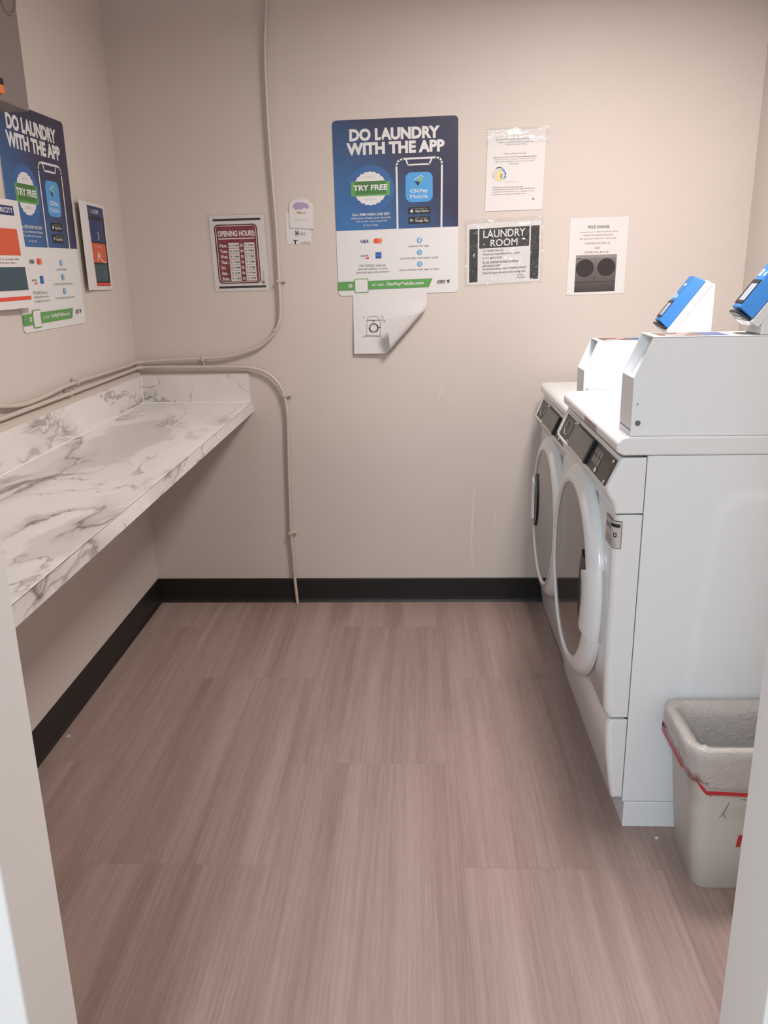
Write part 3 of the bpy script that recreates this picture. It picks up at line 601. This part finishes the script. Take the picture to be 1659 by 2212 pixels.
    if stickers:
        q = nb(); q.box(.4292, .4302, 1.99, 2.135, .962, .978)
        for i in range(6): q.box(.4288, .4292, 2.0+.022*i, 2.014+.022*i, .964, .976, 1)
        put(q, 'serial_label', [mat('faded_lilac_label', srgb(185, 172, 172), .5), mat('faded_grey_bars', srgb(158, 146, 152), .5)])
    # door: ring, glass, handle
    cy, cz = 2.119, .565
    q = nb(); q.latheX([(.2325, .410), (.2330, .4055), (.236, .4030), (.245, .4025), (.256, .4045), (.268, .4095), (.279, .4175), (.286, .428), (.284, .4375)], cy, cz, n=120)
    dr = put(q, 'door_ring', PLASTIC)
    q = nb(); q.latheX([(0.0001, .4085), (.08, .4084), (.16, .4081), (.234, .4078)], cy, cz, n=96); put(q, 'door_glass', GLASS, dr)
    a0 = math.pi if hs < 0 else 0
    q = nb(); q.latheX([(.206, .4045), (.208, .399), (.216, .3955), (.236, .3955), (.256, .4005), (.268, .4065), (.280, .4155), (.2875, .428), (.285, .436), (.235, .42)], cy, cz, a0-.335, a0+.335, 30, close=True)
    put(q, 'door_handle', PLASTIC, dr)
    q = nb(); q.prism([(cy+hs*y_, cz+z_) for y_, z_ in ((.212, -.098), (.175, -.090), (.152, -.060), (.144, -.02), (.144, .04), (.152, .075), (.168, .112), (.180, .100), (.212, .098))], .4035, .4078, 'X')
    put(q, 'handle_recess', BLACK, dr)
    q = nb(); q.box(.425, .438, 2.085, 2.115, .846-.012, .8475); put(q, 'hinge_gap', BLACK, dr, bevel=.003, seg=2)
    q = nb(); q.box(.428, .438, 2.06, 2.115, .280, .295); put(q, 'hinge_gap', BLACK, dr, bevel=.003, seg=2)
    if stickers:                                  # label folded round the near front corner
        def lab(q, s0, s1, z0_, z1_, h, mi):        # s runs along the front, round the corner, onto the side
            rr0 = .018; vs = []; n_ = 16
            for i in range(n_+1):
                t_ = s0+(s1-s0)*i/n_
                for z in (z0_, z1_):
                    xf = .4365+(.8-z)*.005
                    if t_ < 0: p_ = (xf-h, Y0+rr0-t_, z)
                    elif t_ < rr0*math.pi/2: a_ = t_/rr0; p_ = (xf+rr0-(rr0+h)*math.cos(a_), Y0+rr0-(rr0+h)*math.sin(a_), z)
                    else: p_ = (xf+rr0+t_-rr0*math.pi/2, Y0-h, z)
                    vs.append(p_)
            q.add(vs, [(2*i, 2*i+2, 2*i+3, 2*i+1) for i in range(n_)], mi)
        q = nb(); lab(q, -.055, .0285, .735, .800, .0008, 1); lab(q, -.0535, .0272, .7365, .7985, .0012, 0)
        lab(q, -.004, .0245, .785, .793, .0015, 1); lab(q, .010, .018, .762, .772, .0015, 1); lab(q, .012, .016, .7645, .7695, .0017, 0)
        for i in range(4): lab(q, -.04, .018-.003*i, .742+.0045*i, .7432+.0045*i, .0015, 2)
        lab(q, -.045, -.005, .775, .785, .0015, 2)
        put(q, 'capacity_label', [PAPER2, INK, INK2], bevel=0)
    if plinth:
        q = nb(); q.box(.505, XB, Y0+.001, Y1-.001, 0, .072); put(q, 'plinth', ENAMEL, bevel=.002, seg=2)
    # coin box on the lid
    a, b = Y0+.001, Y0+.104; cz0 = .9925
    PR = [(.459, cz0), (.459, 1.1175), (.4945, 1.2025), (1.12, 1.2025), (1.12, cz0)]
    q = nb(); q.prism(PR, a, a+.0025); q.prism(PR, b-.0025, b)
    q.box(.4945, 1.12, a, b, 1.2005, 1.2035); q.box(.4585, .461, a+.002, b-.002, cz0+.014, 1.1175); q.box(.459, .50, a+.002, b-.002, 1.114, 1.117)
    q.prism([(.480, 1.117), (.520, 1.201), (.523, 1.201), (.484, 1.117)], a+.002, b-.002); q.box(.4588, 1.12, a-.0008, b+.0005, cz0, cz0+.0115)
    cb = put(q, 'coin_box', ENAMEL, bevel=.0007, seg=1)
    q = nb(); q.tube([(.473, a-.0015, 1.021), (.473, a+.001, 1.021)], .0058, 20); put(q, 'lock', mat('lock_grey', (.12, .125, .13), .4), cb)
    q = nb(); q.tube([(.470, a-.001, 1.062), (.470, a+.001, 1.062)], .0016, 10); put(q, 'rivet', MATS['lock_grey'], cb)
    z_ = 1.2037
    SB = mat('sticker_blue', srgb(72, 88, 130), .5)
    for nm_, prs in (('instruction_sticker', [(.51, .60, a+.008, b-.008, BRWN), (.525, .565, a+.02, a+.035, WHITE), (.56, .585, a+.05, a+.08, PINK)]),
                     ('instruction_sticker', [(.601, .655, a+.008, b-.008, SB)]), ('small_sticker', [(.68, .72, a+.02, b-.03, LGREY)])):
        q = nb()
        for i, (xa, xb, ya, yb, _) in enumerate(prs): q.add([(xa, ya, z_+i*.0002), (xb, ya, z_+i*.0002), (xb, yb, z_+i*.0002), (xa, yb, z_+i*.0002)], [(0, 1, 2, 3)], i)
        put(q, nm_, [p_[4] for p_ in prs], cb)
    # card reader standing on the coin box
    ra, rb = a+.006, b-.012
    q = nb(); q.prism([(.714, 1.2035), (.714, 1.236), (.789, 1.358), (.795, 1.361), (.818, 1.361), (.822, 1.357), (.822, 1.2035)], ra, rb)
    rd = put(q, 'card_reader', PLASTIC, bevel=.003, seg=2)
    t_ = Vector((.598, 0, .801)); n_ = Vector((-.801, 0, .598)); P0 = Vector((.708, 0, 1.218))
    def slab(q, l0, l1, h0, h1, y0, y1, i0, i1, mi=0, sl=0):   # box along the slope; i0/i1 inset at the front
        vs = []
        for h, ins in ((h0, i0), (h1, i1)):
            for l in (l0+ins*sl, l1-ins*sl):
                for y in (y0+ins, y1-ins): p_ = P0+t_*l+n_*h; vs.append((p_.x, y, p_.z))
        q.add(vs, [(0, 1, 3, 2), (4, 6, 7, 5), (0, 4, 5, 1), (2, 3, 7, 6), (0, 2, 6, 4), (1, 5, 7, 3)], mi)
    q = nb(); slab(q, 0, .176, 0, .021, ra-.003, rb+.003, 0, 0); put(q, 'reader_tray', PLASTIC, rd, bevel=.003, seg=2)
    q = nb(); slab(q, .006, .172, .021, .052, ra-.003, rb+.003, 0, .024, 0, .25); cap = put(q, 'reader_cover', BLUE, rd, bevel=.0025, seg=2)
    q = nb(); slab(q, .022, .080, .052, .0535, ra+.022, rb-.022, 0, 0, 0); slab(q, .029, .070, .0535, .0538, ra+.0225, rb-.032, 0, 0, 1)
    put(q, 'reader_screen', [BLACK, SCREEN], rd)
    LP = mat('label_pale', srgb(200, 215, 230), .4)
    q = nb(); slab(q, .090, .106, .0521, .0526, rb-.040, rb-.026, 0, 0, 0); slab(q, .093, .103, .0526, .0529, rb-.037, rb-.029, 0, 0, 1); put(q, 'card_symbol', [LP, SKYB], rd)
    q = nb(); slab(q, .090, .100, .0521, .0526, ra+.024, ra+.034, 0, 0); put(q, 'tap_symbol', LP, rd)
    q = nb(); slab(q, .132, .139, .0521, .0526, ra+.028, ra+.048, 0, 0); put(q, 'maker_mark', LP, rd)
    q = nb(); slab(q, .000, .0058, .0215, .050, ra+.002, rb-.002, 0, .020, 0); slab(q, -.0012, .000, .027, .036, ra+.022, rb-.022, 0, 0, 1); put(q, 'card_slot', [BLACK, LGREY], rd, bevel=.001, seg=1)
    return e
machine('clothes_dryer', 'near white front-loading dryer on a low plinth, beside the waste bin', (0, 0, 0), -1, True, True)
machine('clothes_washer', 'far white front-loading washer in the corner against the back wall', (.036, .714, -.072), 1, False, False)

# ------------------------------------------------------------------ waste bin with liner
def rring(cx, cy, hx, hy, r, z, n=6, wob=0):
    P = []
    for sx_, sy_, a in ((1, -1, -90), (1, 1, 0), (-1, 1, 90), (-1, -1, 180)):
        for i in range(n+1):
            t_ = R(a+90*i/n); P.append((cx+sx_*(hx-r)+r*math.cos(t_), cy+sy_*(hy-r)+r*math.sin(t_), z))
    if wob: P = [(x+random.uniform(-wob, wob), y+random.uniform(-wob, wob), z_+random.uniform(-wob, wob)) for x, y, z_ in P]
    return P
def loft(q, rings, mi=0):
    n = len(rings[0]); vs = [p for r in rings for p in r]
    q.add(vs, [(j*n+i, j*n+(i+1) % n, (j+1)*n+(i+1) % n, (j+1)*n+i) for j in range(len(rings)-1) for i in range(n)], mi, True)
bc = (.762, 1.652); O = (bc[0], bc[1], 0); e = empty('waste_bin', O); tag(e, 'beige plastic waste bin with clear liner, beside the dryer and the right jamb', 'bin')
H_ = .368
q = MB(O); st = [(0, .147, .078, .03), (.004, .150, .081, .032), (.12, .161, .088, .034), (.24, .172, .095, .036), (H_-.03, .182, .101, .038), (H_-.022, .190, .107, .04), (H_-.004, .193, .1095, .042), (H_, .187, .104, .04), (H_-.004, .172, .090, .034), (H_-.06, .168, .086, .032), (.12, .153, .080, .03), (.006, .144, .074, .027)]
rg = [rring(*bc, a, b, r, z) for z, a, b, r in st]; loft(q, rg)
q.add(rg[0], [tuple(range(len(rg[0])))]); q.add(rg[-1], [tuple(range(len(rg[0])))]); q.build('bin_body', BIN, e)
q = MB(O); st = [(H_-.14, .160, .080, .03), (H_-.03, .165, .084, .032), (H_+.001, .170, .089, .034), (H_+.006, .180, .098, .037), (H_+.007, .191, .108, .041), (H_+.002, .197, .113, .043), (H_-.02, .197, .113, .043), (H_-.05, .194, .111, .042), (H_-.075, .190, .108, .04), (H_-.096, .187, .106, .04)]
rg = [rring(*bc, a, b, r, z, wob=.0022) for z, a, b, r in st]
rg[-1] = [(x, y, z+.045*max(0, min(1, (bc[0]-.13-x)/.05))-.02*max(0, min(1, (x-bc[0]+.16)/.12))+.004*math.sin(i*1.1)) for i, (x, y, z) in enumerate(rg[-1])]
loft(q, rg); ln_ = q.build('bag_liner', LINER, e)
ds = [(x, y, H_-.098+.045*max(0, min(1, (bc[0]-.150-x)/.04))-.012*max(0, min(1, (x-bc[0]+.17)/.12))) for x, y, z in rring(*bc, .1972, .1135, .043, 0)]
dw = lambda x, y: .0012 if (x < bc[0]-.166 and y < bc[1]-.075) else (.007 if x < bc[0]-.19 else .0052+.0015*math.sin(x*47))
q = MB(O); q.add([p for x, y, z in ds for p in ((bc[0]+(x-bc[0])*1.006, bc[1]+(y-bc[1])*1.006, z-dw(x, y)), (bc[0]+(x-bc[0])*1.006, bc[1]+(y-bc[1])*1.006, z+dw(x, y)))],
                 [(2*i, 2*((i+1) % len(ds)), 2*((i+1) % len(ds))+1, 2*i+1) for i in range(len(ds))], 0, True); q.build('drawstring', REDT, ln_)
q = MB(O); yf = bc[1]-.0905
def mark(P, wd, mi=0):
    for (x0_, z0_), (x1_, z1_) in zip(P, P[1:]):
        f_ = lambda z: bc[1]-(.081+(z-.004)*.0583)-.0012
        q.add([(x0_-wd, f_(z0_), z0_), (x0_+wd, f_(z0_), z0_), (x1_+wd, f_(z1_), z1_), (x1_-wd, f_(z1_), z1_)], [(0, 1, 2, 3)], mi)
mark([(.664, .235), (.655, .205)], .0008); mark([(.656, .208), (.648, .196)], .0008); mark([(.655, .208), (.662, .194)], .0008); q.build('scratch', BRWN, e)
q = MB(O); mark([(.618, .265), (.625, .250)], .0009); q.build('scratch', BRWN, e)
q = MB(O); mark([(.700, .150), (.697, .118)], .0045); q.build('red_smear', REDT, e)
q = MB(O); mark([(.690, .245), (.702, .243)], .004); q.build('smudge', BRWN, e)

# ------------------------------------------------------------------ crumbs on the floor
q = MB((-1.062, 2.179, 0)); q.prism([(-1.071, 2.172), (-1.055, 2.178), (-1.058, 2.186), (-1.069, 2.189)], 0.0002, .003, 'Z'); tag(q.build('paint_chip', PAPER2), 'tiny pale paint chip on the floor by the left baseboard', 'debris')
q = MB((.578, 1.741, 0)); q.prism([(.574, 1.738), (.581, 1.737), (.583, 1.743), (.577, 1.745)], 0.0002, .003, 'Z'); tag(q.build('lint_crumb', PAPER), 'tiny white crumb on the floor in front of the dryer plinth', 'debris')
